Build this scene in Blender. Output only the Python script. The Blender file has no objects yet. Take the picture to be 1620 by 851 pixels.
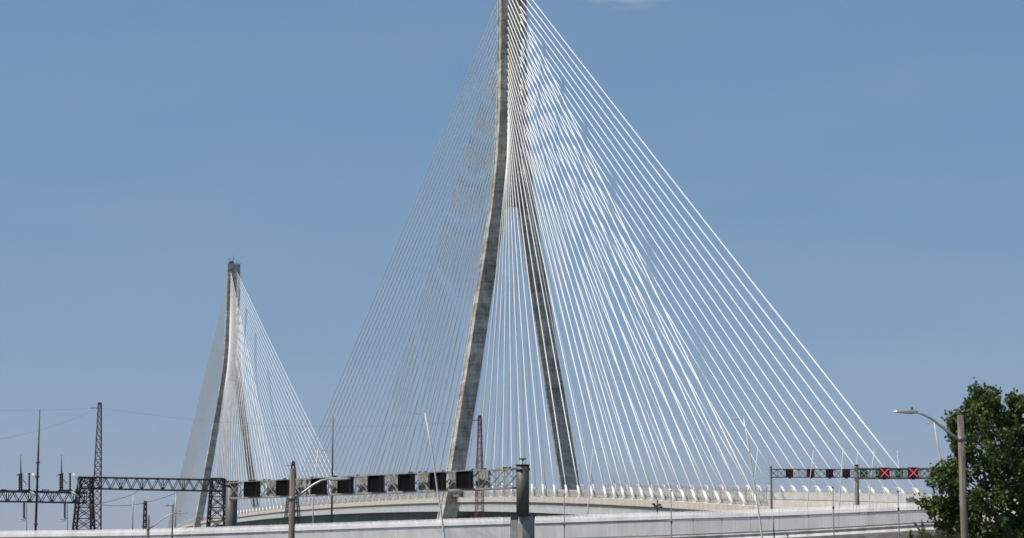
import bpy, math, random
from mathutils import Vector, Matrix
random.seed(7)
R = math.radians
sc = bpy.context.scene
COL = sc.collection

# ------------------------------------------------------------------ camera
EYE = 6.0                      # eye height above the low ground
F = 3016.0                     # focal length in photograph pixels (1620 wide)
PITCH = R(8.16)
cam = bpy.data.cameras.new('camera'); camo = bpy.data.objects.new('camera', cam); COL.objects.link(camo)
camo.location = (0, 0, EYE); camo.rotation_euler = (R(90) + PITCH, 0, 0)
cam.sensor_width = 36.0; cam.lens = F / 1620.0 * 36.0
cam.clip_start = 0.5; cam.clip_end = 60000
sc.camera = camo

# ------------------------------------------------------------------ light and sky
SUN_AZ = -13.5                  # degrees beyond straight left
SUN_EL = 56.5
sdir = Vector((-math.cos(R(SUN_AZ)) * math.cos(R(SUN_EL)), math.sin(R(SUN_AZ)) * math.cos(R(SUN_EL)), math.sin(R(SUN_EL))))
sl = bpy.data.lights.new('sun', 'SUN'); sl.energy = 5.0; sl.angle = R(0.8); sl.color = (1.0, 0.94, 0.86)
so = bpy.data.objects.new('sun', sl); COL.objects.link(so)
so.rotation_euler = sdir.to_track_quat('Z', 'Y').to_euler(); so.location = (-60, 0, 120)
w = bpy.data.worlds.new('World'); sc.world = w; w.use_nodes = True
wn, wl = w.node_tree.nodes, w.node_tree.links
bg = wn['Background']; bg.inputs['Strength'].default_value = 0.10
sky = wn.new('ShaderNodeTexSky'); sky.sky_type = 'NISHITA'; sky.sun_disc = False
sky.sun_elevation = R(SUN_EL); sky.sun_rotation = R(270 + SUN_AZ)
sky.altitude = 0; sky.air_density = 1.0; sky.dust_density = 0.0; sky.ozone_density = 6.0
# hazy summer air: the same response curve over the whole sky flattens its gradient
ssep = wn.new('ShaderNodeSeparateColor'); scom = wn.new('ShaderNodeCombineColor'); wl.new(sky.outputs['Color'], ssep.inputs[0])
for k_, (pw_, gain_) in enumerate(((0.52, 4.20), (0.33, 4.42), (0.28, 5.80))):
    a_ = wn.new('ShaderNodeMath'); a_.operation = 'MULTIPLY'; a_.inputs[1].default_value = 0.1; wl.new(ssep.outputs[k_], a_.inputs[0])
    b_ = wn.new('ShaderNodeMath'); b_.operation = 'POWER'; b_.inputs[1].default_value = pw_; wl.new(a_.outputs[0], b_.inputs[0])
    c_ = wn.new('ShaderNodeMath'); c_.operation = 'MULTIPLY'; c_.inputs[1].default_value = gain_; wl.new(b_.outputs[0], c_.inputs[0])
    wl.new(c_.outputs[0], scom.inputs[k_])
# thin fair-weather cloud wisps high in the sky
tc = wn.new('ShaderNodeTexCoord')
mp = wn.new('ShaderNodeMapping'); mp.inputs['Scale'].default_value = (3.0, 3.0, 16.0); mp.inputs['Location'].default_value = (0.3, 0.1, 0.0)
nz = wn.new('ShaderNodeTexNoise'); nz.inputs['Scale'].default_value = 15.0; nz.inputs['Detail'].default_value = 7.0; nz.inputs['Roughness'].default_value = 0.6
wl.new(tc.outputs['Generated'], mp.inputs['Vector']); wl.new(mp.outputs['Vector'], nz.inputs['Vector'])
vm = wn.new('ShaderNodeVectorMath'); vm.operation = 'SUBTRACT'; vm.inputs[1].default_value = (0.0600, 0.958, 0.2792)
wl.new(tc.outputs['Generated'], vm.inputs[0])
vs = wn.new('ShaderNodeVectorMath'); vs.operation = 'MULTIPLY'; vs.inputs[1].default_value = (1.0, 0.4, 4.2)
wl.new(vm.outputs[0], vs.inputs[0])
vl = wn.new('ShaderNodeVectorMath'); vl.operation = 'LENGTH'; wl.new(vs.outputs[0], vl.inputs[0])
mr = wn.new('ShaderNodeMapRange'); mr.inputs[1].default_value = 0.036; mr.inputs[2].default_value = 0.004; wl.new(vl.outputs['Value'], mr.inputs[0])
mn = wn.new('ShaderNodeMapRange'); mn.inputs[1].default_value = 0.38; mn.inputs[2].default_value = 0.62; wl.new(nz.outputs['Fac'], mn.inputs[0])
mm = wn.new('ShaderNodeMath'); mm.operation = 'MULTIPLY'; wl.new(mr.outputs[0], mm.inputs[0]); wl.new(mn.outputs[0], mm.inputs[1])
m2 = wn.new('ShaderNodeMath'); m2.operation = 'MULTIPLY'; m2.inputs[1].default_value = 0.42; wl.new(mm.outputs[0], m2.inputs[0])
# very thin uneven veil over the whole sky
nv = wn.new('ShaderNodeTexNoise'); nv.inputs['Scale'].default_value = 1.6; nv.inputs['Detail'].default_value = 6.0; wl.new(mp.outputs['Vector'], nv.inputs['Vector'])
mv = wn.new('ShaderNodeMapRange'); mv.inputs[1].default_value = 0.4; mv.inputs[2].default_value = 0.75; mv.inputs[4].default_value = 0.07; wl.new(nv.outputs['Fac'], mv.inputs[0])
ma_ = wn.new('ShaderNodeMath'); ma_.operation = 'MAXIMUM'; wl.new(m2.outputs[0], ma_.inputs[0]); wl.new(mv.outputs[0], ma_.inputs[1]); m2 = ma_
mx = wn.new('ShaderNodeMix'); mx.data_type = 'RGBA'
wl.new(m2.outputs[0], mx.inputs['Factor']); wl.new(scom.outputs[0], mx.inputs['A']); mx.inputs['B'].default_value = (5.2, 5.2, 5.6, 1)
wl.new(mx.outputs['Result'], bg.inputs['Color'])
sc.view_settings.view_transform = 'Standard'; sc.view_settings.look = 'None'
sc.cycles.filter_width = 1.6; sc.view_settings.exposure = 0.0; sc.view_settings.gamma = 1.0

# ------------------------------------------------------------------ helpers
def P(x, y, Z):
    """world point seen at photograph pixel (x, y) at world distance Y = Z"""
    u = (x - 810.0) / F; v = (425.5 - y) / F
    dy = math.cos(PITCH) - v * math.sin(PITCH); dz = math.sin(PITCH) + v * math.cos(PITCH)
    t = Z / dy
    return Vector((u * t, Z, EYE + dz * t))
def ppm(Z): return F / Z

MATS = {}
def mat(name, c, rough=0.7, metal=0.0, var=0.12, scale=2.0, bump=0.0, c2=None, stretch=(1, 1, 1), detail=5.0, emit=None, es=0.0, lo=0.35, hi=0.65):
    m = bpy.data.materials.new(name); m.use_nodes = True; n, l = m.node_tree.nodes, m.node_tree.links
    b = n['Principled BSDF']; b.inputs['Roughness'].default_value = rough; b.inputs['Metallic'].default_value = metal
    t = n.new('ShaderNodeTexCoord'); mpp = n.new('ShaderNodeMapping'); mpp.inputs['Scale'].default_value = stretch
    nn = n.new('ShaderNodeTexNoise'); nn.inputs['Scale'].default_value = scale; nn.inputs['Detail'].default_value = detail
    l.new(t.outputs['Object'], mpp.inputs['Vector']); l.new(mpp.outputs['Vector'], nn.inputs['Vector'])
    rp = n.new('ShaderNodeMapRange'); rp.inputs[1].default_value = lo; rp.inputs[2].default_value = hi; l.new(nn.outputs['Fac'], rp.inputs[0])
    mi = n.new('ShaderNodeMix'); mi.data_type = 'RGBA'
    if c2 is None: c2 = tuple(max(0.0, q * (1 - 2 * var)) for q in c)
    mi.inputs['A'].default_value = (*c2, 1); mi.inputs['B'].default_value = (*c, 1)
    l.new(rp.outputs[0], mi.inputs['Factor']); l.new(mi.outputs['Result'], b.inputs['Base Color'])
    if bump:
        bp = n.new('ShaderNodeBump'); bp.inputs['Strength'].default_value = bump; bp.inputs['Distance'].default_value = 0.1
        l.new(nn.outputs['Fac'], bp.inputs['Height']); l.new(bp.outputs['Normal'], b.inputs['Normal'])
    if emit:
        b.inputs['Emission Color'].default_value = (*emit, 1); b.inputs['Emission Strength'].default_value = es
    MATS[name] = m
    return m

class MB:
    def __init__(s): s.v = []; s.f = []; s.mi = []; s.cm = 0; s.smooth = []
    def face(s, idx, sm=False): s.f.append(tuple(idx)); s.mi.append(s.cm); s.smooth.append(sm)
    def box(s, c, hx, hy, hz, X=(1, 0, 0), Y=(0, 1, 0), Z=(0, 0, 1)):
        c = Vector(c); X = Vector(X) * hx; Y = Vector(Y) * hy; Z = Vector(Z) * hz; b = len(s.v)
        for k in (-1, 1):
            for j in (-1, 1):
                for i in (-1, 1): s.v.append(c + X * i + Y * j + Z * k)
        for q in ((0, 2, 3, 1), (4, 5, 7, 6), (0, 1, 5, 4), (2, 6, 7, 3), (0, 4, 6, 2), (1, 3, 7, 5)): s.face([b + a for a in q])
        return s
    def bar(s, a, b, wd, ht=None, up=(0, 0, 1)):
        a = Vector(a); b = Vector(b); d = b - a; L = d.length
        if L < 1e-6: return s
        d /= L; up = Vector(up)
        if abs(d.dot(up)) > 0.98: up = Vector((0, 1, 0))
        sx = d.cross(up).normalized(); sz = sx.cross(d)
        return s.box((a + b) / 2, wd / 2, L / 2, (ht or wd) / 2, sx, d, sz)
    def tube(s, pts, rad, n=8, caps=True, sm=True, phase=0.0):
        pts = [Vector(p) for p in pts]; k = len(pts)
        if not hasattr(rad, '__len__'): rad = [rad] * k
        base = len(s.v); ref = None
        for i in range(k):
            t = (pts[min(i + 1, k - 1)] - pts[max(i - 1, 0)]).normalized()
            if ref is None: ref = Vector((0, 0, 1)) if abs(t.z) < 0.9 else Vector((1, 0, 0))
            x = (ref - t * ref.dot(t)).normalized(); y = t.cross(x); ref = x
            for j in range(n):
                a = 2 * math.pi * j / n + phase
                s.v.append(pts[i] + (x * math.cos(a) + y * math.sin(a)) * rad[i])
        for i in range(k - 1):
            for j in range(n):
                a = base + i * n + j; b = base + i * n + (j + 1) % n
                s.face((a, b, b + n, a + n), sm)
        if caps:
            s.face([base + j for j in range(n)][::-1]); s.face([base + (k - 1) * n + j for j in range(n)])
        return s
    def sweep(s, rings, closed=True, caps=True):
        """rings: lists of points (same count); quads between successive rings"""
        base = len(s.v); n = len(rings[0])
        for r in rings: s.v.extend(Vector(p) for p in r)
        for i in range(len(rings) - 1):
            for j in range(n if closed else n - 1):
                a = base + i * n + j; b = base + i * n + (j + 1) % n
                s.face((a, b, b + n, a + n))
        if caps and closed:
            s.face([base + j for j in range(n)][::-1]); s.face([base + (len(rings) - 1) * n + j for j in range(n)])
        return s
    def build(s, name, mats, parent=None, loc=(0, 0, 0), kind=None):
        loc = Vector(loc)
        me = bpy.data.meshes.new(name); me.from_pydata([tuple(p - loc) for p in s.v], [], s.f)
        for m in (mats if isinstance(mats, (list, tuple)) else [mats]): me.materials.append(m)
        me.polygons.foreach_set('material_index', s.mi); me.polygons.foreach_set('use_smooth', s.smooth); me.update()
        o = bpy.data.objects.new(name, me); COL.objects.link(o)
        if parent is not None:
            o.parent = parent; o.location = loc - WLOC.get(parent.name, Vector((0, 0, 0)))
        else: o.location = loc
        WLOC[o.name] = loc.copy()
        if kind: o['kind'] = kind
        return o
WLOC = {}
def thing(name, loc, label, cat, group=None):
    o = bpy.data.objects.new(name, None); COL.objects.link(o); o.location = loc; o.empty_display_size = 0.3
    WLOC[o.name] = Vector(loc)
    o['label'] = label; o['category'] = cat
    if group: o['group'] = group
    return o
def part(name, mb, m, par, kind=None): return mb.build(name, m, par, WLOC[par.name], kind)
def tag(o, label, cat, group=None):
    o['label'] = label; o['category'] = cat
    if group: o['group'] = group
def lerp(a, b, t): return a + (b - a) * t
def interp(tab, x):
    if x <= tab[0][0]: return tab[0][1]
    for (x0, y0), (x1, y1) in zip(tab, tab[1:]):
        if x <= x1: return lerp(y0, y1, (x - x0) / (x1 - x0))
    return tab[-1][1]
def smooth(tab, x):                     # Catmull-Rom through the table
    if x <= tab[0][0]: return tab[0][1]
    if x >= tab[-1][0]: return tab[-1][1]
    for i in range(len(tab) - 1):
        if x <= tab[i + 1][0]:
            x0, y0 = tab[i]; x1, y1 = tab[i + 1]; h = x1 - x0; t = (x - x0) / h
            m0 = (y1 - tab[i - 1][1]) / (x1 - tab[i - 1][0]) if i else (y1 - y0) / h
            m1 = (tab[i + 2][1] - y0) / (tab[i + 2][0] - x0) if i + 2 < len(tab) else (y1 - y0) / h
            return (2*t**3 - 3*t*t + 1)*y0 + (t**3 - 2*t*t + t)*h*m0 + (-2*t**3 + 3*t*t)*y1 + (t**3 - t*t)*h*m1

# ------------------------------------------------------------------ materials
def pylon_material():
    m = bpy.data.materials.new('board_marked_concrete'); m.use_nodes = True; n, l = m.node_tree.nodes, m.node_tree.links
    b = n['Principled BSDF']; b.inputs['Roughness'].default_value = 0.85
    g = n.new('ShaderNodeNewGeometry'); sp = n.new('ShaderNodeSeparateXYZ'); l.new(g.outputs['Position'], sp.inputs[0])
    dv = n.new('ShaderNodeMath'); dv.operation = 'DIVIDE'; dv.inputs[1].default_value = 5.1; l.new(sp.outputs['Z'], dv.inputs[0])
    fl = n.new('ShaderNodeMath'); fl.operation = 'FLOOR'; l.new(dv.outputs[0], fl.inputs[0])
    wn_ = n.new('ShaderNodeTexWhiteNoise'); wn_.noise_dimensions = '1D'; l.new(fl.outputs[0], wn_.inputs['W'])
    mp1 = n.new('ShaderNodeMapping'); mp1.inputs['Scale'].default_value = (1, 1, 1); l.new(g.outputs['Position'], mp1.inputs['Vector'])
    n1 = n.new('ShaderNodeTexNoise'); n1.inputs['Scale'].default_value = 0.30; n1.inputs['Detail'].default_value = 7; n1.inputs['Roughness'].default_value = 0.68
    l.new(mp1.outputs[0], n1.inputs['Vector'])
    mp2 = n.new('ShaderNodeMapping'); mp2.inputs['Scale'].default_value = (0.12, 0.12, 1.6); l.new(g.outputs['Position'], mp2.inputs['Vector'])
    n2 = n.new('ShaderNodeTexNoise'); n2.inputs['Scale'].default_value = 1.0; n2.inputs['Detail'].default_value = 3; l.new(mp2.outputs[0], n2.inputs['Vector'])
    mp3 = n.new('ShaderNodeMapping'); mp3.inputs['Scale'].default_value = (1.1, 1.1, 0.07); l.new(g.outputs['Position'], mp3.inputs['Vector'])
    n3 = n.new('ShaderNodeTexNoise'); n3.inputs['Scale'].default_value = 1.0; n3.inputs['Detail'].default_value = 4; l.new(mp3.outputs[0], n3.inputs['Vector'])
    def mad(src, mul, add):
        q = n.new('ShaderNodeMath'); q.operation = 'MULTIPLY_ADD'; l.new(src, q.inputs[0]); q.inputs[1].default_value = mul
        if isinstance(add, float): q.inputs[2].default_value = add
        else: l.new(add, q.inputs[2])
        return q.outputs[0]
    s_ = mad(wn_.outputs['Value'], 0.20, 0.03)
    s_ = mad(n1.outputs['Fac'], 1.15, s_); s_ = mad(n2.outputs['Fac'], 0.55, s_); s_ = mad(n3.outputs['Fac'], 0.5, s_)
    rp = n.new('ShaderNodeMapRange'); rp.inputs[1].default_value = 0.93; rp.inputs[2].default_value = 1.50; l.new(s_, rp.inputs[0])
    fr = n.new('ShaderNodeMath'); fr.operation = 'FRACT'; l.new(dv.outputs[0], fr.inputs[0])
    lt = n.new('ShaderNodeMath'); lt.operation = 'LESS_THAN'; lt.inputs[1].default_value = 0.035; l.new(fr.outputs[0], lt.inputs[0])
    mi = n.new('ShaderNodeMix'); mi.data_type = 'RGBA'; mi.inputs['A'].default_value = (0.118, 0.108, 0.092, 1); mi.inputs['B'].default_value = (0.60, 0.565, 0.505, 1)
    l.new(rp.outputs[0], mi.inputs['Factor'])
    mj = n.new('ShaderNodeMix'); mj.data_type = 'RGBA'; mj.inputs['B'].default_value = (0.16, 0.15, 0.14, 1)
    q = n.new('ShaderNodeMath'); q.operation = 'MULTIPLY'; q.inputs[1].default_value = 0.5; l.new(lt.outputs[0], q.inputs[0])
    l.new(q.outputs[0], mj.inputs['Factor']); l.new(mi.outputs['Result'], mj.inputs['A']); l.new(mj.outputs['Result'], b.inputs['Base Color'])
    return m
M_PYLON = pylon_material()
M_CABLE = mat('white_cable_sheath', (0.84, 0.82, 0.78), 0.5, var=0.04, scale=0.4)
M_SOCKET = mat('white_painted_steel', (0.80, 0.78, 0.74), 0.45, var=0.05, scale=1.0)
M_EDGE = mat('beige_concrete', (0.58, 0.52, 0.46), 0.85, var=0.10, scale=0.5, stretch=(1.6, 1.6, 0.18))
M_GIRD = mat('pale_grey_girder_paint', (0.60, 0.62, 0.62), 0.5, var=0.07, scale=0.35, stretch=(1.3, 1.3, 0.15))
M_GIRD2 = mat('grey_girder_web', (0.40, 0.39, 0.37), 0.6, var=0.08, scale=0.2)
M_SOFF = mat('dark_green_steel', (0.085, 0.145, 0.13), 0.6, var=0.2, scale=0.08)
M_ASPH = mat('asphalt', (0.055, 0.055, 0.055), 0.9, var=0.2, scale=3)
M_BARR = mat('light_barrier_concrete', (0.56, 0.53, 0.49), 0.85, var=0.1, scale=0.5)
M_SCREEN = mat('galvanised_mesh', (0.58, 0.58, 0.55), 0.6, 0.0, var=0.2, scale=2)
M_PICKET = mat('galvanised_picket', (0.85, 0.81, 0.785), 0.55, 0.0, var=0.10, scale=0.5, stretch=(1.5, 1.5, 0.5))
M_RAIL = mat('galvanised_rail', (0.22, 0.21, 0.21), 0.6, 0.2, var=0.15, scale=2)
M_KERB = mat("cast_concrete", (0.56, 0.535, 0.505), 0.85, var=0.16, scale=0.8, stretch=(1.5, 1.5, 0.3), bump=0.1)
M_POST = mat('olive_gantry_paint', (0.09, 0.092, 0.078), 0.55, var=0.1, scale=0.7)
M_TRUSS = mat('pale_galvanised_truss', (0.42, 0.40, 0.35), 0.5, 0.25, var=0.25, scale=2)
M_BLACK = mat('black_sign_face', (0.006, 0.0055, 0.0055), 1.0, var=0.1, scale=3); M_BLACK.node_tree.nodes['Principled BSDF'].inputs['Specular IOR Level'].default_value = 0.05
M_HOOD = mat('dark_brown_sign_housing', (0.03, 0.018, 0.015), 0.8, var=0.2, scale=3)
M_BACK = mat('grey_sign_back', (0.36, 0.34, 0.31), 0.6, var=0.12, scale=2)
M_LAT = mat('weathered_dark_steel', (0.045, 0.036, 0.032), 0.8, var=0.35, scale=1.5)
M_RED = mat('rusty_red_lattice_steel', (0.27, 0.085, 0.07), 0.8, var=0.3, scale=0.5)
M_WOOD = mat('weathered_pole', (0.20, 0.165, 0.135), 0.9, var=0.3, scale=4, stretch=(4, 4, 0.3))
M_GALV = mat('galvanised_lamp_arm', (0.42, 0.41, 0.39), 0.4, 0.35, var=0.1, scale=3)
M_LAMP = mat('pale_lamp_pole_paint', (0.76, 0.71, 0.67), 0.5, var=0.06, scale=1)
M_DKPOLE = mat('dark_grey_mast_steel', (0.06, 0.065, 0.075), 0.6, var=0.2, scale=1)
M_INS = mat('brown_glazed_porcelain', (0.05, 0.035, 0.03), 0.25, var=0.2, scale=5)
M_WHITE = mat('white_conduit', (0.75, 0.74, 0.72), 0.5, var=0.05, scale=2)
M_WIRE = mat('aluminium_wire', (0.10, 0.10, 0.10), 0.6, var=0.1, scale=1)
M_GROUND = mat('dry_ground', (0.13, 0.12, 0.075), 0.95, var=0.3, scale=0.05, c2=(0.07, 0.075, 0.035))
M_BANK = mat('dark_gravel_bank', (0.105, 0.095, 0.09), 0.95, scale=0.9, c2=(0.05, 0.045, 0.043), bump=0.5)
M_REDX = mat('lit_red_cross', (0.3, 0.05, 0.06), 0.5, emit=(0.85, 0.13, 0.16), es=0.7)
M_DIMX = mat('dim_red_cross', (0.08, 0.02, 0.02), 0.5, emit=(0.40, 0.02, 0.03), es=0.12)
M_GRNX = mat('lit_green_cross', (0.05, 0.2, 0.1), 0.5, emit=(0.08, 0.50, 0.20), es=0.75)
M_REDBG = mat('glowing_dark_red_panel', (0.05, 0.008, 0.01), 0.5, emit=(0.10, 0.004, 0.012), es=0.25)
M_DKRED = mat('dark_red_panel', (0.010, 0.003, 0.003), 0.9)
M_ORANGE = mat('orange_plastic', (0.5, 0.13, 0.05), 0.6)

# ------------------------------------------------------------------ bridge frame
T1 = Vector((0.0, 734.0, 0.0))
SPAN = 846.0
ang = R(15.67)
D = Vector((-math.sin(ang), math.cos(ang), 0)); N = Vector((math.cos(ang), math.sin(ang), 0))
HW = 21.35                                            # half distance between the cable planes
def zdeck(s):
    if s > SPAN / 2: s = SPAN - s
    if s >= 0: return EYE + 20 - 3 * ((s - 423) / 423) ** 2
    if s >= -290: return EYE + 17 + 0.0142 * s - 5.2e-5 * s * s
    return EYE + 17 + 0.0142 * -290 - 5.2e-5 * 290 * 290 + (s + 290) * 0.032
def B(s, n, z):                                       # the approach end of the deck is banked
    bank = 0.036 * min(1.0, max(0.0, (-s - 100) / 190)) * (n + HW)
    return T1 + D * s + N * n + Vector((0, 0, z + bank))

bridge = thing('cable_stayed_bridge', B(0, 0, 0), 'long white cable stayed bridge with two tall concrete pylons rising behind the fence', 'bridge')
s_list = [-420, -380, -340, -310, -290] + [-270 + 20 * i for i in range(13)] + [0 + 423 / 14 * i for i in range(1, 29)] + [846 + 25 * i for i in range(1, 17)]
s_list = sorted(set([round(q, 2) for q in s_list] + [-10.0, 0.0]))

def gdepth(s):                                        # girder depth grows away from the pylons in the main span
    if 0 <= s <= SPAN: return lerp(1.3, 4.5, min(1.0, min(s, SPAN - s) / 165))
    return 3.2
def profile_part(name, prof, m, kind=None, lst=None):
    """sweeps a cross-section of (n, dz) points along the deck"""
    mb = MB(); rings = [[B(s, n, zdeck(s) + (dz if dz > -8 else -5.25 - gdepth(s))) for n, dz in prof] for s in (lst or s_list)]
    mb.sweep(rings)
    return part(name, mb, m, bridge, kind)
profile_part('road_deck', [(-20.4, -0.5), (20.4, -0.5), (20.4, -2.3), (-20.4, -2.3)], M_ASPH)
for sg in (-1, 1):
    q = lambda pts: [(sg * a, b) for a, b in (pts if sg < 0 else pts[::-1])]
    profile_part('edge_beam', q([(22.5, 0.0), (22.5, -1.8), (20.42, -1.8), (20.42, 0.0)]), M_EDGE)
    profile_part('girder_web', q([(21.9, -1.82), (21.9, -3.45), (20.6, -3.45), (20.6, -1.82)]), M_GIRD2)
    profile_part('girder_flange', q([(22.2, -3.47), (22.0, -5.2), (20.4, -5.2), (20.4, -3.47)]), M_GIRD)
for sg in (-1, 1):
    q = lambda pts: [(sg * a, b) for a, b in (pts if sg < 0 else pts[::-1])]
    profile_part('main_girder', q([(17.2, -5.22), (17.0, -8.6), (16.0, -8.6), (16.0, -5.22)]), M_SOFF)
    profile_part('cantilever_soffit', q([(20.38, -4.9), (20.38, -5.15), (17.22, -5.15), (17.22, -4.9)]), M_SOFF)
# steel floor beams and soffit
profile_part('soffit_plate', [(-20.38, -2.35), (20.38, -2.35), (20.38, -2.6), (-20.38, -2.6)], M_SOFF)
fb = MB(); s_ = -285.0
while s_ < SPAN:
    z = zdeck(s_)
    gd_ = gdepth(s_); fb.box(B(s_, 0, z - 2.65 - (2.5 + gd_) / 2), 15.9, 0.25, (2.5 + gd_) / 2, N, D); s_ += 5.0
part('floor_beams', fb, M_SOFF, bridge, 'stuff')
# barriers along the carriageway
for n0 in (-18.4, 18.4):
    profile_part('crash_barrier', [(n0 - 0.3, -0.48), (n0 - 0.14, 1.0), (n0 + 0.14, 1.0), (n0 + 0.3, -0.48)], M_BARR)
# tall mesh screen on the edges
for sg in (-1, 1):
    mb = MB(); s_ = -292.0; n_ = sg * 20.3
    while s_ < SPAN + 60:
        z = zdeck(s_); st = 1.0 if s_ < 60 else 2.0
        tall = (4.4 if s_ < -172 else (3.5 if s_ > 20 else 2.4)) if sg < 0 else 2.2
        h = tall if int(s_ / st) % 4 == 0 else tall - 0.15
        if int(s_ / st) % 4 == 0: mb.bar(B(s_, n_, z - 0.1), B(s_, n_, z + h), 0.16)
        else: mb.bar(B(s_, n_, z - 0.1), B(s_, n_, z + h), 0.07 * (st ** 0.5))
        if int(s_ / st) % 2 == 0:
            z2 = zdeck(s_ + 2 * st)
            mb.bar(B(s_, n_, z + 0.1), B(s_ + 2 * st, n_, z2 + tall - 0.2), 0.07); mb.bar(B(s_, n_, z + tall - 0.2), B(s_ + 2 * st, n_, z2 + 0.1), 0.07)
            for hh in (0.3, tall * 0.33, tall * 0.66, tall - 0.2): mb.bar(B(s_, n_, z + hh), B(s_ + 2 * st, n_, z2 + hh), 0.09)
        s_ += st
    part('mesh_screen', mb, M_SCREEN, bridge, 'stuff')
    pn = n_ - sg * 0.5
    for lst, hp_ in ((sorted([q for q in s_list if q < -172] + [-172.0]), 1.5), ([-171.9] + [q for q in s_list if -171 < q <= 0] + [12.0], 2.25), ([12.1] + [q for q in s_list if q > 13], 1.6)):
        profile_part('parapet', [(pn - 0.12, -0.45), (pn - 0.12, hp_), (pn + 0.12, hp_), (pn + 0.12, -0.45)], M_BARR, lst=lst)
# ---- pylons
OUTER = [(-8, 32.6), (0, 30.6), (17, 26.8), (28.4, 24.9), (48, 21.7), (70, 18.1), (94, 14.3), (112, 11.4), (130, 8.75), (145, 7.1), (161, 6.05), (176, 5.55), (190, 5.35), (226, 5.2)]
def depth_half(z): return lerp(4.7, 3.0, min(1, max(0, z / 110)))
def make_pylon(s0, label):
    sg0 = -1 if s0 < 100 else 1
    pyl = MB()
    zs = [-6 + 4 * i for i in range(59)]; zs = [z for z in zs if z <= 226]; zs[-1] = 226
    p = bpy.data.objects.new('pylon', None); COL.objects.link(p); p.parent = bridge
    base = B(s0, 0, 0); p.location = base - WLOC[bridge.name]; WLOC[p.name] = base; p['label'] = label
    for side in (-1, 1):
        mb = MB(); rings = []
        for z in zs:
            o = smooth(OUTER, z); i = max(o - 5.5, 0.06); dh = depth_half(z)
            gr = 0.85
            prof = [(o - 0.1, -dh), (o, -dh + 0.1), (o, dh * 0.22), (o - gr, dh * 0.24), (o - gr, dh * 0.44), (o, dh * 0.46), (o, dh - 0.1), (o - 0.1, dh), (i + 0.05, dh), (i, dh - 0.05), (i, -dh + 0.05), (i + 0.05, -dh)]
            ring = [B(s0 + dd, side * n_, EYE + z) for n_, dd in prof]
            rings.append(ring if side > 0 else ring[::-1])
        mb.sweep(rings)
        part('pylon_leg', mb, M_PYLON, p)
    mb = MB(); rings = []
    for z in [z for z in [130 + 4 * k for k in range(25)] if z <= 222]:
        i = max(smooth(OUTER, z) - 5.5, 0.06) + 0.3; dh = depth_half(z) - 0.55
        rings.append([B(s0 + dd, n_, EYE + z) for n_, dd in ((-i, -dh), (i, -dh), (i, dh), (-i, dh))])
    mb.sweep(rings); part('head_web', mb, M_PYLON, p)
    # lower crossbeam under the deck
    mb = MB(); zb = zdeck(s0) - 10.9
    mb.box(B(s0, 0, zb), 23.0, 3.4, 2.2, N, D); part('crossbeam', mb, M_PYLON, p)
    # crown: parapet rail, crane jib and lightning rod
    mb = MB(); zt = EYE + 226
    for a in (-4.6, -2.3, 0, 2.3, 4.6):
        for b in (-3.6, 3.6): mb.bar(B(s0 + b, a, zt), B(s0 + b, a, zt + 1.4), 0.14)
    for b in (-3.6, 3.6): mb.bar(B(s0 + b, -4.6, zt + 1.4), B(s0 + b, 4.6, zt + 1.4), 0.14)
    mb.box(B(s0, -1.8, zt + 1.0), 1.6, 1.6, 1.0, N, D)
    mb.bar(B(s0, -1.2, zt + 1.8), B(s0, 0.2, zt + 5.6), 0.5); mb.bar(B(s0, -1.6, zt + 1.6), B(s0, -4.8, zt + 5.0), 0.25)
    mb.bar(B(s0, 0.2, zt + 5.6), B(s0, 0.2, zt + 7.5), 0.12)
    part('roof_hoist', mb, M_DKPOLE, p)
    # pair of work lights on the near leg at deck level
    if s0 < 100:
        mb = MB()
        n_ = -smooth(OUTER, 17) + 3.4
        for k in range(3): mb.box(B(s0 - 5.6, n_ + 0.75 * (k - 1), EYE + 17.6), 0.25, 0.15, 0.35, N, D)
        part('work_lights', mb, M_WHITE, p)
        mb = MB(); mb.box(B(s0 - 5.45, n_, EYE + 16.6), 1.3, 0.3, 0.12, N, D); mb.bar(B(s0 - 5.45, n_ - 1.2, EYE + 16.6), B(s0 - 5.0, n_ - 1.2, EYE + 15.2), 0.15)
        mb.bar(B(s0 - 5.45, n_ + 1.2, EYE + 16.6), B(s0 - 5.0, n_ + 1.2, EYE + 15.2), 0.15)
        part('light_bracket', mb, M_DKPOLE, p)
    return p
make_pylon(0.0, 'near concrete pylon with its head cut off by the photo top')
make_pylon(SPAN, 'distant concrete pylon standing complete against the sky')

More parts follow.
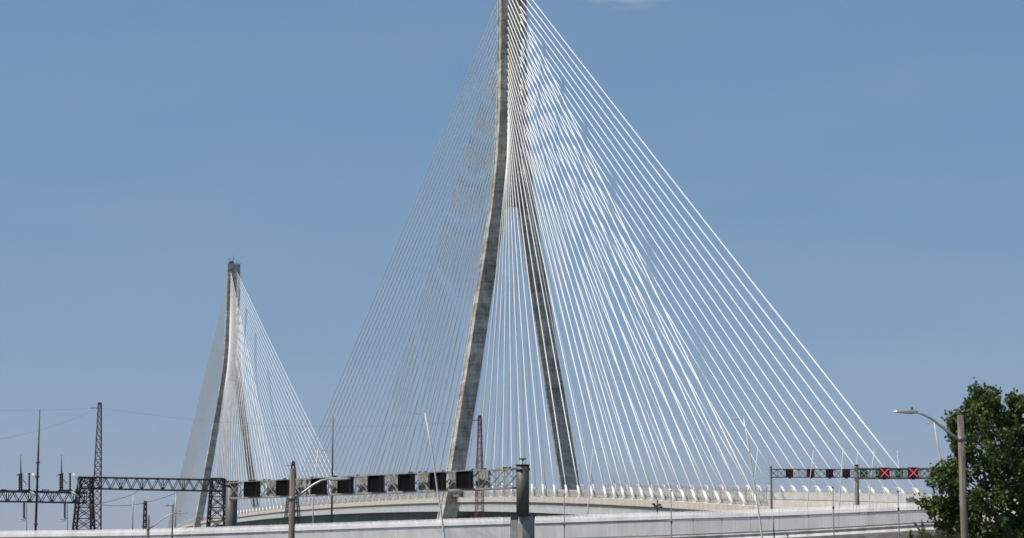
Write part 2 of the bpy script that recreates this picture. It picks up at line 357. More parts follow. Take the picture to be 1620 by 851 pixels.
# ---- stay cables
BACK = [25.4 + 12.7 * i for i in range(13)] + [185.8 + 8.02 * i for i in range(14)]
MAIN = [25 + 15 * i for i in range(27)]
def zanchor(i):                                        # innermost lowest
    return EYE + 150 + (69 * (i / 26) ** 1.15)
for s0, out in ((0.0, -1), (SPAN, 1)):
    for dirn in (-1, 1):
        arr = BACK if dirn == out else MAIN
        for plane in (-1, 1):
            for i, L in enumerate(arr):
                zt = zanchor(i); dh = depth_half(zt - EYE) - 0.3
                top = B(s0 + dirn * dh, plane * 2.5, zt)
                sb = s0 + dirn * L; zb = zdeck(sb)
                bot = B(sb, plane * HW, zb + 0.05)
                dvec = bot - top; Lc = dvec.length; hz = Vector((dvec.x, dvec.y, 0)).length
                sag = 0.0011 * hz * hz / 100 * 0.55
                pts = []; K = 10
                for k in range(K + 1):
                    t = k / K; q_ = top + dvec * t; q_.z -= 4 * sag * t * (1 - t); pts.append(q_)
                mb = MB(); mb.tube(pts, (0.155 if dirn == out else 0.135) + 0.03 * i / 26, 8)
                cb = part('stay_cable', mb, M_CABLE, bridge)
                u = (pts[-2] - pts[-1]).normalized(); sl_ = 4.4
                mb = MB()
                a0 = bot + u * 0.2; a1 = bot + u * (sl_ * 0.78); a2 = bot + u * sl_
                mb.tube([a0, a1, a2, a2 + u * 0.5], [0.52, 0.46, 0.34, 0.24], 8)
                mb.box(bot + Vector((0, 0, -0.35)), 0.7, 0.9, 0.5, N, D)
                # damper strut leaning back to the deck
                j = bot + u * (sl_ + 0.1)
                mb.bar(j, j + D * (1.5 * dirn) * -1 + Vector((0, 0, 0.5)) + N * (-plane * 0.2), 0.22)
                mb.bar(j + D * (-1.5 * dirn) + Vector((0, 0, 0.5)), bot + D * (-2.2 * dirn) + N * (-plane * 0.6), 0.16)
                part('cable_socket', mb, M_SOCKET, cb)
# viaduct piers that carry the back spans
for s0, sgn in ((0, -1), (SPAN, 1)):
    for L in ((70, 130, 190, 250, 292, 340, 385) if sgn < 0 else (110, 200, 292)):
        sb = s0 + sgn * L; zt = zdeck(sb) - 8.62
        for n_ in (-12, 12):
            mb = MB(); mb.box(B(sb, n_, zt / 2 - 0.5), 2.0, 1.4, zt / 2 + 0.5, N, D); part('pier', mb, M_EDGE, bridge)
# ------------------------------------------------------------------ ground
g = MB(); S_ = 30000
g.v = [Vector((-S_, -S_, 0)), Vector((S_, -S_, 0)), Vector((S_, S_, 0)), Vector((-S_, S_, 0))]; g.face((0, 1, 2, 3))
go = g.build('ground', M_GROUND, kind='structure')

# ------------------------------------------------------------------ fence along the raised road
PATH = [(-200, 852.5, 242), (0, 849.5, 230), (200, 847.3, 223), (320, 844.2, 219), (420, 841, 216), (540, 836.8, 213), (640, 833.5, 210.5), (760, 829.8, 207.5), (870, 827, 205), (1060, 821, 201), (1205, 816.6, 198.5), (1320, 812, 196.5), (1420, 807.6, 195), (1500, 804, 194)]
HP = [(-200, 1.6), (870, 1.6), (1060, 1.6), (1205, 1.46), (1320, 1.36), (1420, 1.26), (1500, 1.2)]      # picket height steps down along the rising road
ty = [(a, b) for a, b, c in PATH]; tz = [(a, c) for a, b, c in PATH]
def rail1(x): return P(x, smooth(ty, x), smooth(tz, x))
samples = []; x = -200.0
while x <= 1500: samples.append(rail1(x)); x += 4
cum = [0.0]
for a, b in zip(samples, samples[1:]): cum.append(cum[-1] + (b - a).length)
def along(s):
    lo, hi = 0, len(cum) - 1
    if s <= 0: return samples[0], (samples[1] - samples[0]).normalized()
    if s >= cum[-1]: return samples[-1], (samples[-1] - samples[-2]).normalized()
    while hi - lo > 1:
        m_ = (lo + hi) // 2
        if cum[m_] <= s: lo = m_
        else: hi = m_
    t = (s - cum[lo]) / (cum[hi] - cum[lo])
    return samples[lo].lerp(samples[hi], t), (samples[hi] - samples[lo]).normalized()
def hp(s): return interp(HP, -200 + 4 * interp([(c, i) for i, c in enumerate(cum)][::10] + [(cum[-1], len(cum) - 1)], s))
def s_of_x(x): return interp([(-200 + 4 * i, cum[i]) for i in range(len(cum))], x)
G0, G1 = s_of_x(807), s_of_x(846)
UP = Vector((0, 0, 1))
fence = thing('palisade_fence', samples[0] - UP * 2.45, 'long pale picket fence with bent top running along the raised road', 'fence')
PAN = 3.0; s_ = 0.0; total = cum[-1]; joint = []
while s_ < total: joint.append(s_); s_ += PAN
edges = sorted(joint + [G0, G1, total])
for a, b in zip(edges, edges[1:]):
    if b - a < 0.3 or (a >= G0 - 1e-3 and b <= G1 + 1e-3): continue
    mb = MB(); n_ = max(2, int((b - a) / 0.14)); 
    for k in range(n_):
        p, t = along(a + (k + 0.5) * (b - a) / n_)
        nrm = Vector((-t.y, t.x, 0)).normalized()                 # away from the viewer
        bx = Vector((t.x, t.y, 0)).normalized(); by = UP.cross(bx)
        jit = random.uniform(-0.02, 0.02)
        h_ = hp(a); lo = p - UP * h_; hi = p
        mb.box((lo + hi) / 2, 0.050, 0.012, h_ / 2, bx, by)
        q0 = p; q1 = p + UP * 0.42 + nrm * 0.08; q2 = p + UP * (0.80 + jit) + nrm * 0.24
        tt = Vector((t.x, t.y, 0)).normalized()
        mb.sweep([[q0 - tt * 0.062, q0 + tt * 0.062], [q1 - tt * 0.062, q1 + tt * 0.062], [q2 - tt * 0.03, q2 + tt * 0.03]], closed=False)
    part('picket_panel', mb, M_PICKET, fence, 'stuff')
    mb = MB()
    pa, ta = along(a); pb, tb = along(b); nrm = Vector((-ta.y, ta.x, 0)).normalized()
    mb.bar(pa - nrm * 0.05, pb - nrm * 0.05, 0.07, 0.09)
    part('top_rail', mb, M_RAIL, fence)
    mb = MB(); mb.bar(pa - UP * (hp(a) + 0.04) - nrm * 0.05, pb - UP * (hp(b) + 0.04) - nrm * 0.05, 0.07, 0.10); part('bottom_rail', mb, M_RAIL, fence)
    mb = MB(); mb.bar(pa + nrm * 0.10 - UP * (hp(a) + 0.1), pa + nrm * 0.10 + UP * 0.1, 0.09); mb.bar(pa + nrm * 0.10 + UP * 0.1, pa + UP * 0.7 + nrm * 0.26, 0.07)
    part('fence_post', mb, M_PICKET, fence)
# concrete wall behind and kerb below
kerb = MB(); wall = MB(); rk = []; rw = []
for i in range(0, len(samples), 6):
    p = samples[i]; t = along(cum[i])[1]; nrm = Vector((-t.y, t.x, 0)).normalized()
    p = p - UP * (hp(cum[i]) + 0.12)
    rk.append([p + nrm * 0.25, p - nrm * 0.05, p - UP * 0.12 - nrm * 0.12, p - UP * 0.16 + nrm * 0.02, p - UP * 0.38 - nrm * 0.0, p - UP * 0.66 - nrm * 0.34, p - UP * 1.6 - nrm * 0.40, p - UP * 1.6 + nrm * 0.5, p + nrm * 0.5])
kerb.sweep([r[::-1] for r in rk]); part('concrete_kerb', kerb, M_KERB, fence)
# raised road behind the fence and bank in front of it
def ribbon(name, cols, m):
    mb = MB(); rings = []
    for i in range(0, len(samples), 6):
        p = samples[i]; t = along(cum[i])[1]; nrm = Vector((-t.y, t.x, 0)).normalized()
        rings.append([Vector((p.x + nrm.x * o, p.y + nrm.y * o, (p.z + z) if z > -50 else 0.05)) for o, z in cols])
    mb.sweep(rings, closed=False)
    return mb.build(name, m, kind='structure')
bw = MB(); rings = []
for i in range(0, len(samples), 6):
    p = samples[i]; t = along(cum[i])[1]; nrm = Vector((-t.y, t.x, 0)).normalized(); zt_ = min(0.25, 0.02 * cum[i] / 10 - 0.15)
    rings.append([p + nrm * 13.0 + UP * zt_, p + nrm * 12.7 + UP * zt_, p + nrm * 12.5 - UP * 1.9, p + nrm * 12.2 - UP * 2.7, p + nrm * 13.3 - UP * 2.7])
bw.sweep([r[::-1] for r in rings])
bwo = bw.build('concrete_barrier', M_BARR, loc=samples[150] + Vector((0, 13, -2.6))); tag(bwo, 'long pale concrete road barrier seen through the pickets of the fence', 'barrier')
ribbon('road', [(0.9, -2.6), (12, -2.55), (26, -2.6), (32, -99)], M_ASPH)
def bank_noise(i, j): return random.uniform(-0.12, 0.12)
mb = MB(); rings = []
for i in range(0, len(samples), 3):
    p = samples[i]; t = along(cum[i])[1]; nrm = Vector((-t.y, t.x, 0)).normalized(); col = []
    for j in range(15):
        o = -0.30 - j * 1.6; f_ = j / 14
        z = lerp(p.z - hp(cum[i]) - 0.80, -0.1, f_ ** 1.15) + (random.uniform(-0.10, 0.10) if j else 0)
        col.append(Vector((p.x + nrm.x * o, p.y + nrm.y * o, z)))
    rings.append(col)
mb.sweep(rings, closed=False); mb.build('embankment', M_BANK, kind='structure')

# ------------------------------------------------------------------ lattice helpers
def lattice_mast(mb, base, h, w0, w1, panels, leg=0.16, br=0.09, rot=0.3):
    base = Vector(base); ca, sa = math.cos(rot), math.sin(rot)
    def cnr(k, z):
        hw = lerp(w0, w1, z / h) / 2; x_, y_ = ((-1, -1), (1, -1), (1, 1), (-1, 1))[k]
        return base + Vector(((x_ * ca - y_ * sa) * hw, (x_ * sa + y_ * ca) * hw, z))
    zz = [h * (1 - (1 - i / panels) ** 1.12) for i in range(panels + 1)]
    for k in range(4): mb.bar(cnr(k, 0), cnr(k, h), leg)
    for a, b in zip(zz, zz[1:]):
        for k in range(4):
            mb.bar(cnr(k, a), cnr((k + 1) % 4, b), br); mb.bar(cnr((k + 1) % 4, a), cnr(k, b), br); mb.bar(cnr(k, b), cnr((k + 1) % 4, b), br)
def box_truss(ch, br, A, Bp, height, depth, panels, cw=0.14, bw=0.08, style='zig'):
    """A, Bp: upper front corners; depth along horizontal normal away from viewer"""
    A = Vector(A); Bp = Vector(Bp); d = (Bp - A); hd = Vector((d.x, d.y, 0)).normalized(); nm = Vector((-hd.y, hd.x, 0)) * depth
    if nm.y < 0: nm = -nm
    dn = Vector((0, 0, -height))
    for o in (Vector(), nm):
        ch.bar(A + o, Bp + o, cw); ch.bar(A + o + dn, Bp + o + dn, cw)
    for i in range(panels + 1):
        p = A.lerp(Bp, i / panels)
        br.bar(p, p + nm, bw); br.bar(p + dn, p + nm + dn, bw)
        for o in (Vector(), nm):
            if style != 'zig' or i in (0, panels) or i % 4 == 0: br.bar(p + o, p + o + dn, bw)
        if i < panels:
            q = A.lerp(Bp, (i + 1) / panels)
            for o in (Vector(), nm):
                if style == 'x': br.bar(p + o, q + o + dn, bw); br.bar(p + o + dn, q + o, bw)
                else:
                    if i % 2: br.bar(p + o, q + o + dn, bw)
                    else: br.bar(p + o + dn, q + o, bw)
            br.bar(p, q + nm, bw) if i % 2 else br.bar(p + nm, q, bw)

# ------------------------------------------------------------------ overhead sign gantry across the middle
GL = P(367, 764, 258); GR = P(827, 737, 208)
GL.z = GR.z = (GL.z + GR.z) / 2
def ground_at(p): return 0.0
def gantry_post(par, p, ztop, r, zbase, m=M_POST):
    mb = MB(); b = Vector((p.x, p.y, zbase)); t = Vector((p.x, p.y, ztop))
    mb.tube([b, t], [r, r], 24, sm=True); po = part('post', mb, m, par)
    mb = MB(); mb.tube([t, t + UP * 0.06], r + 0.10, 24); mb.tube([t - UP * 0.55, t - UP * 0.42], r + 0.12, 24)
    mb.box(t - UP * 0.48, r + 0.35, 0.16, 0.14, Vector((GR - GL).xy.to_3d()).normalized(), Vector((0, 0, 1)).cross((GR - GL).xy.to_3d().normalized()))
    part('cap', mb, m, po)
    return po
gantry = thing('sign_gantry', (GR.x, GR.y, 3.0), 'wide overhead sign gantry with two thick olive posts and black boxes', 'gantry')
zp = P(827, 816, 208).z
gantry_post(gantry, GR, P(827, 735, 208).z, 0.70, zp)
gantry_post(gantry, GL, P(367, 761, 258).z, 0.80, 0.0)
gd = (GR - GL).xy.to_3d().normalized(); gn = Vector((gd.y, -gd.x, 0)); 
if gn.y > 0: gn = -gn                                             # toward the viewer
TH = 2.05
ta = GL + gn * 0.62 + gd * 0.2; tb = GR + gn * 0.62 - gd * 0.9
ta.z = P(367, 763, 258).z; tb.z = P(816, 741, 209).z
ch, br = MB(), MB(); box_truss(ch, br, ta, tb, TH, 1.25, 20, 0.19, 0.085, 'x')
part('truss_chord', ch, M_TRUSS, gantry); part('truss_bracing', br, M_TRUSS, gantry)
cw = MB(); mid = (ta + tb) / 2
wa = ta.lerp(tb, 0.04) - UP * (TH + 0.18) + gn * 0.35; wb = ta.lerp(tb, 0.90) - UP * (TH + 0.18) + gn * 0.35
cw.bar(wa, wb, 0.75, 0.07)
for k in range(31):
    p = wa.lerp(wb, k / 30); cw.bar(p + gn * 0.2, p - gn * 0.6, 0.06, 0.06)
    if k % 2 == 0: cw.bar(p, p + UP * random.uniform(0.15, 0.30), 0.12)
part('catwalk', cw, M_TRUSS, gantry)
jb = MB()
for k in range(26):
    p = ta.lerp(tb, random.random()); jb.box(p + UP * 0.12, 0.11, 0.11, 0.09, gd, gn)
part('junction_boxes', jb, M_DKPOLE, gantry)
mb = MB(); mb.tube([Vector((GR.x, GR.y, P(827, 735, 208).z)), Vector((GR.x, GR.y, P(827, 729, 208).z))], 0.035, 6); part('camera_stem', mb, M_DKPOLE, gantry)
mb = MB(); c_ = P(827, 727, 208); mb.tube([c_ - UP * 0.15, c_ + UP * 0.05, c_ + UP * 0.22], [0.07, 0.17, 0.10], 10); mb.bar(c_ + UP * 0.12 - Vector((0.4, 0, 0)), c_ + UP * 0.12 + Vector((0.4, 0, 0)), 0.14)
part('dome_camera', mb, M_DKPOLE, gantry)
# pedestal
ped = MB(); pc = Vector((P(832, 816, 208.6).x, 208.9, 0)); r_ = 1.02
oc = [(math.cos(a) * r_, math.sin(a) * r_) for a in [R(22.5 + 45 * k) for k in range(8)]]
ped.sweep([[Vector((pc.x + a, pc.y + b, 0.2)) for a, b in oc], [Vector((pc.x + a, pc.y + b, zp - 0.75)) for a, b in oc], [Vector((pc.x + a * 0.8, pc.y + b * 0.8, zp)) for a, b in oc]])
part('pedestal', ped, M_BACK, gantry)
mb = MB(); pa, ta_ = along(G0); mb.box(pa + ta_ * 0.42 - UP * 0.9, 0.38, 0.06, 1.35, ta_, Vector((-ta_.y, ta_.x, 0)))
part('gap_plate', mb, M_BACK, fence)
# signs on the gantry
def gx(px, off=0.3):                                              # parameter along the truss for a photo column
    lo, hi = -0.2, 1.2
    for _ in range(40):
        m_ = (lo + hi) / 2; p = ta.lerp(tb, m_) + gn * off
        u = 810 + F * p.x / (p.y * math.cos(PITCH) + (p.z - EYE) * math.sin(PITCH))
        if u < px: lo = m_
        else: hi = m_
    return lo
nm_sign = ['first', 'second', 'third', 'fourth', 'fifth', 'sixth', 'seventh', 'eighth']
for k, (x0, x1) in enumerate([(390, 410), (441, 460), (496, 516), (538, 558), (586, 606), (634, 655), (684, 704), (726, 747)]):
    p0 = ta.lerp(tb, gx(x0)); p1 = ta.lerp(tb, gx(x1)); wid = (p1 - p0).length
    c = (p0 + p1) / 2 + gn * 0.30 - UP * 1.02
    t = thing('lane_signal', c, nm_sign[k] + ' black signal box from the left post on the wide sign gantry', 'traffic signal', 'black lane signals on the wide gantry')
    mb = MB(); mb.box(c, wid / 2, 0.16, 0.98, gd, gn); part('housing', mb, M_HOOD, t)
    mb = MB(); mb.box(c + gn * 0.175, wid / 2 - 0.07, 0.012, 0.91, gd, gn); part('display', mb, M_BLACK, t)
    mb = MB()
    for e in (-1, 1): mb.box(c + gd * e * (wid / 2 - 0.03) + gn * 0.28, 0.03, 0.12, 0.98, gd, gn)
    mb.box(c + UP * 0.95 + gn * 0.28, wid / 2 - 0.063, 0.12, 0.03, gd, gn); part('visor', mb, M_HOOD, t)
for k, (x0, x1) in enumerate([(424, 438), (470, 486), (526, 536), (569, 583), (616, 631), (664, 679), (712, 722), (754, 774)]):
    p0 = ta.lerp(tb, gx(x0, -1.0)); p1 = ta.lerp(tb, gx(x1, -1.0)); wid = (p1 - p0).length
    c = (p0 + p1) / 2 - gn * 1.0 - UP * 1.02
    t = thing('lane_signal', c, nm_sign[k] + ' grey back of a signal box from the left post behind the truss', 'traffic signal', 'grey signal backs on the wide gantry')
    mb = MB(); mb.box(c, wid / 2, 0.16, 0.95, gd, gn); part('housing', mb, M_BACK, t)
    mb = MB(); mb.box(c + gn * 0.20 - UP * 0.1, wid / 4, 0.04, 0.3, gd, gn); mb.bar(c + gn * 0.2 + UP * 0.9, c + gn * 0.6 + UP * 0.9, 0.08); mb.bar(c + gn * 0.2 - UP * 0.9, c + gn * 0.6 - UP * 0.9, 0.08)
    part('mounting_bracket', mb, M_TRUSS, t)

# ------------------------------------------------------------------ two lane-control gantries on the right
def cross(c, X, N_, h, w_):
    mb = MB()
    for e in (-1, 1):
        a = (X * e + UP).normalized(); b = a.cross(N_); mb.box(c + N_ * 0.02, h, 0.012, w_, a, N_, b)
        c = c + N_ * 0.004
    return mb
def small_gantry(name_lbl, Z0, Z1, x0, x1, ytop, h_px, posts, r):
    A = P(x0, ytop, Z0); Bq = P(x1, ytop, Z1); hh = h_px / ppm(Z0)
    g_ = thing('lane_gantry', (A.x, A.y, 0), name_lbl, 'gantry')
    ch, br = MB(), MB(); box_truss(ch, br, A, Bq, hh, 0.9, max(8, int((Bq - A).length / hh / 0.9)), 0.13, 0.06, 'x')
    part('truss_chord', ch, M_POST, g_); part('truss_bracing', br, M_BACK, g_)
    for px in posts:
        t_ = (px - x0) / (x1 - x0); p = A.lerp(Bq, t_) + Vector((0, 0.45, 0))
        mb = MB(); mb.tube([Vector((p.x, p.y, 0)), p + UP * 0.45], r, 14); part('post', mb, M_POST, g_)
        mb = MB(); mb.tube([p + UP * 0.45, p + UP * 0.52], r + 0.06, 14); part('post_cap', mb, M_POST, g_)
    return A, Bq
A1, B1 = small_gantry('farther slim lane gantry on the right carrying dim and green crosses', 334, 334, 1219, 1480, 741.8, 12.2, (1220, 1477), 0.20)
A2, B2 = small_gantry('nearer lane gantry on the right carrying bright red crosses, post beside tree', 252, 252, 1352, 1516, 740.5, 15.5, (1356, 1514), 0.27)
def lane_cross(px, py, Z, wpx, hpx, xm, bgm, label, group):
    c = P(px, py, Z); c.y -= 0.25; wd = wpx / ppm(Z); ht = hpx / ppm(Z); X = Vector((1, 0, 0)); Nn = Vector((0, -1, 0))
    t = thing('lane_signal', c, label, 'traffic signal', group)
    mb = MB(); mb.box(c, wd / 2, 0.13, ht / 2, X, Nn); part('housing', mb, M_HOOD, t)
    mb = MB(); mb.box(c + Nn * 0.14, wd / 2 - 0.05, 0.012, ht / 2 - 0.05, X, Nn); part('display', mb, bgm, t)
    part('cross', cross(c + Nn * 0.16, X, Nn, wd * 0.56, 0.05 if xm is not M_REDX else 0.062), xm, t)
    mb = MB(); mb.box(c - UP * (ht / 2 + 0.1), wd * 0.16, 0.08, 0.10, X, Nn); part('junction_box', mb, M_HOOD, t)
GP = 'lane crosses on the right gantries'
for k, px in enumerate((1248.5, 1282, 1312, 1338.5)):
    lane_cross(px, 748, 333.6, 11.5, 13.5, M_DIMX, M_DKRED, nm_sign[k] + ' dim red cross signal from the left end of the slim gantry', GP)
lane_cross(1366, 747.6, 333.6, 11.5, 12.5, M_GRNX, M_BLACK, 'lit green cross signal just right of the nearer gantry post', GP)
lane_cross(1391, 747.6, 333.6, 11.5, 12.5, M_GRNX, M_BLACK, 'green cross signal half hidden behind a bright red cross', GP)
lane_cross(1422, 747.6, 333.6, 11.5, 12.5, M_GRNX, M_BLACK, 'lit green cross signal between the two bright red crosses', GP)
lane_cross(1398.5, 747.4, 251.4, 16, 16.5, M_REDX, M_REDBG, 'bright red cross signal left of the other one', GP)
lane_cross(1444, 747.2, 251.4, 16, 16.5, M_REDX, M_REDBG, 'bright red cross signal nearest to the tree', GP)
lane_cross(1490, 747.2, 251.4, 16, 16.5, M_REDX, M_REDBG, 'red cross signal behind the tree leaves', GP)

# ------------------------------------------------------------------ lattice masts and substation
def mast(x, ytop, Z, wtop, wbot, ybot, panels, label, m, leg=0.2, brc=0.12):
    top = P(x, ytop, Z); k = 1 / ppm(Z); h = top.z; hb = h - P(x, ybot, Z).z
    w0 = (wtop + (wbot - wtop) * h / hb) * k / 1.1; t = thing('lattice_mast', (top.x, Z, 0), label, 'mast', 'lattice masts')
    mb = MB(); lattice_mast(mb, (top.x, Z, 0), h, w0, wtop * k / 1.1, panels, leg, brc); part('lattice', mb, m, t)
    mb = MB(); mb.box(top + UP * 0.1, wtop * k * 0.5, wtop * k * 0.5, 0.25); mb.bar(top - UP * 0.8 - Vector((wtop * k * 2.6, 0, 0)), top - UP * 0.8, 0.14); part('cap', mb, M_LAT, t)
    return top
m1 = mast(158, 639, 420, 5.5, 16.5, 836, 24, 'tallest dark red lattice mast standing in the substation at left', M_RED, 0.15, 0.085)
m2 = mast(759, 659, 440, 5, 13, 815, 22, 'dark red lattice mast between the two legs of the near pylon', M_RED, 0.13, 0.075)
m3 = mast(464, 731, 500, 4, 26, 830, 14, 'lattice mast half hidden behind the thick brown lamp pole', M_LAT)
m4 = mast(230, 793, 760, 4, 5.5, 835, 9, 'shortest lattice mast beside the small brown lamp pole', M_LAT, 0.35, 0.25)
def lat_frame():
    Z = 330; t = thing('substation_frame', (P(240, 830, Z).x, Z, 0), 'dark lattice steel portal frame with two splayed towers beside the red mast', 'frame')
    ch, br = MB(), MB(); box_truss(ch, br, P(124, 754, Z), P(356, 758.5, Z), 17.5 / ppm(Z), 1.5, 28, 0.26, 0.11)
    part('beam_chord', ch, M_LAT, t); part('beam_bracing', br, M_LAT, t)
    for x_, w0, w1 in ((135, 38, 18), (344.5, 34, 19)):
        p = P(x_, 756, Z + 0.7); mb = MB(); k = 1 / ppm(Z)
        lattice_mast(mb, (p.x, p.y, 0), p.z, w0 * k, w1 * k, 9, 0.27, 0.13, 0.0); part('lattice_tower', mb, M_LAT, t)
    return t
lat_frame()
def low_frame():
    Z = 322; t = thing('busbar_frame', (P(0, 830, Z).x, Z, 0), 'low dark lattice beam carrying the switches at the left edge', 'frame')
    ch, br = MB(), MB(); box_truss(ch, br, P(-60, 775.5, Z), P(134, 779, Z), 15.5 / ppm(Z), 1.4, 22, 0.27, 0.11)
    part('beam_chord', ch, M_LAT, t); part('beam_bracing', br, M_LAT, t)
    mb = MB(); a = P(-60, 772, Z); b = P(134, 776, Z); mb.bar(P(-60, 774, Z), P(134, 777, Z), 0.1)
    for xx in (2, 10, 67, 76, 120): mb.bar(P(xx, 777, Z), P(xx, 773.5, Z), 0.14)
    for xx in (2, 67): mb.bar(P(xx, 774, Z), P(xx + 8, 774, Z), 0.14)
    part('guard_rail', mb, M_LAT, t)
    k = 1 / ppm(Z); p = P(-60, 777, Z); mb = MB(); lattice_mast(mb, (p.x, Z, 0), p.z, 34 * k, 20 * k, 8, 0.27, 0.13, 0.0); part('lattice_tower', mb, M_LAT, t)
low_frame()
def insul(mb, a, b, r, n=7):
    a = Vector(a); b = Vector(b); pts = []; rr = []
    for i in range(n * 2 + 1): pts.append(a.lerp(b, i / (n * 2))); rr.append(r if i % 2 else r * 0.55)
    mb.tube(pts, rr, 8, sm=False)
def disconnect(dx, label):
    Z = 321.5; c = P(33 + dx, 776, Z); t = thing('disconnect_switch', c, label, 'switch', 'high voltage switches on the low beam')
    mb = MB(); insul(mb, P(31 + dx, 776, Z), P(31 + dx, 748.5, Z), 0.22); part('insulator', mb, M_INS, t)
    mb = MB(); insul(mb, P(34 + dx, 776, Z), P(34 + dx, 747.5, Z), 0.22); part('insulator', mb, M_INS, t)
    mb = MB(); insul(mb, P(46.3 + dx, 775, Z), P(46.3 + dx, 747, Z), 0.2); part('insulator', mb, M_INS, t)
    mb = MB(); mb.tube([P(33 + dx, 748, Z), P(32.8 + dx, 719, Z)], [0.12, 0.05], 6); mb.bar(P(26 + dx, 751, Z), P(34 + dx, 749, Z), 0.14); part('contact_rod', mb, M_DKPOLE, t)
    mb = MB(); mb.bar(P(28 + dx, 775.5, Z), P(49 + dx, 775, Z), 0.4, 0.3); part('base_channel', mb, M_LAT, t)
    mb = MB(); mb.tube([P(51 + dx, 749, Z), P(55 + dx, 753, Z), P(58 + dx, 761, Z), P(60 + dx, 771, Z)], 0.17, 8); mb.tube([P(47 + dx, 775, Z), P(60 + dx, 786, Z)], 0.17, 8); part('white_conduit', mb, M_WHITE, t)
    mb = MB(); mb.tube([P(36 + dx, 758, Z), P(42 + dx, 765, Z)], 0.06, 6); part('jumper', mb, M_WIRE, t)
    mb = MB(); insul(mb, P(38 + dx, 792, Z), P(38 + dx, 819, Z), 0.22, 8); part('insulator', mb, M_INS, t)
    mb = MB(); cc = P(34.5 + dx, 822, Z); pts = [cc + Vector((0.42 * math.cos(a), 0.3 * math.sin(a), 0.16 * math.sin(a))) for a in [2 * math.pi * q / 14 for q in range(15)]]
    mb.tube(pts, 0.06, 6); mb.bar(P(36 + dx, 821, Z), P(43 + dx, 819, Z), 0.14); part('corona_ring', mb, M_GALV, t)
    mb = MB(); mb.tube([P(42 + dx, 794, Z), P(42 + dx, 820, Z), P(42.6 + dx, 845, Z)], 0.05, 6); part('drop_wire', mb, M_WIRE, t)
disconnect(0, 'left high voltage switch with tall rods on the low beam')
disconnect(64.5, 'right high voltage switch with tall rods beside the frame tower')
def slim(x, ytop, Z, wpx, label, m=M_DKPOLE, cl=()):
    top = P(x, ytop, Z); r = wpx / ppm(Z) / 2; t = thing('slim_mast', (top.x, Z, 0), label, 'pole', 'slim poles')
    mb = MB(); mb.tube([Vector((top.x, Z, 0)), Vector((top.x, Z, top.z * 0.65)), top], [r, r * 0.85, r * 0.35], 8); part('shaft', mb, m, t)
    mb = MB()
    for yy in cl: q = P(x, yy, Z); mb.tube([Vector((top.x, Z, q.z - 0.12)), Vector((top.x, Z, q.z + 0.12))], r * 1.6, 8)
    if cl: part('collar', mb, m, t)
slim(63, 647, 300, 4.2, 'tall tapered dark lightning mast near the left edge', cl=(731, 753, 828))
slim(527, 658, 300, 3.4, 'tall thin dark mast rising in front of the wide gantry', cl=(760,))
slim(211, 781, 300, 2.6, 'thin grey pole under the left part of the portal beam', M_GALV)
slim(278.5, 779, 300, 2.8, 'thin grey pole under the right part of the portal beam', M_GALV)
# overhead wires
def wire(pts, label, r=0.016):
    mb = MB(); mb.tube(pts, r, 5); o = mb.build('overhead_wire', M_WIRE, loc=pts[0]); tag(o, label, 'wire', 'overhead wires')
def sagged(a, b, sag, n=24): return [a.lerp(b, i / n) - UP * sag * 4 * (i / n) * (1 - i / n) for i in range(n + 1)]
wire(sagged(m1 - UP * 0.8, m2 - UP * 0.8, 2.6), 'long sagging wire between the two red lattice masts')
wire(sagged(m1 - UP * 0.8, P(-60, 648, 400), 0.25), 'upper wire from the red mast top to the left edge')
wire(sagged(m1 - UP * 0.8, P(-60, 703, 330), 1.2), 'lower wire dropping from the red mast to the left edge')
wire(sagged(P(224, 771, 330), P(211, 781, 300), 0.02) + sagged(P(211, 781, 300), P(120, 800, 330), 0.4)[1:], 'slack wire over the left thin grey pole', 0.05)
wire(sagged(P(290, 771, 330), P(278.5, 779, 300), 0.02) + sagged(P(278.5, 779, 300), P(150, 796, 330), 1.0)[1:], 'slack wire over the right thin grey pole', 0.05)

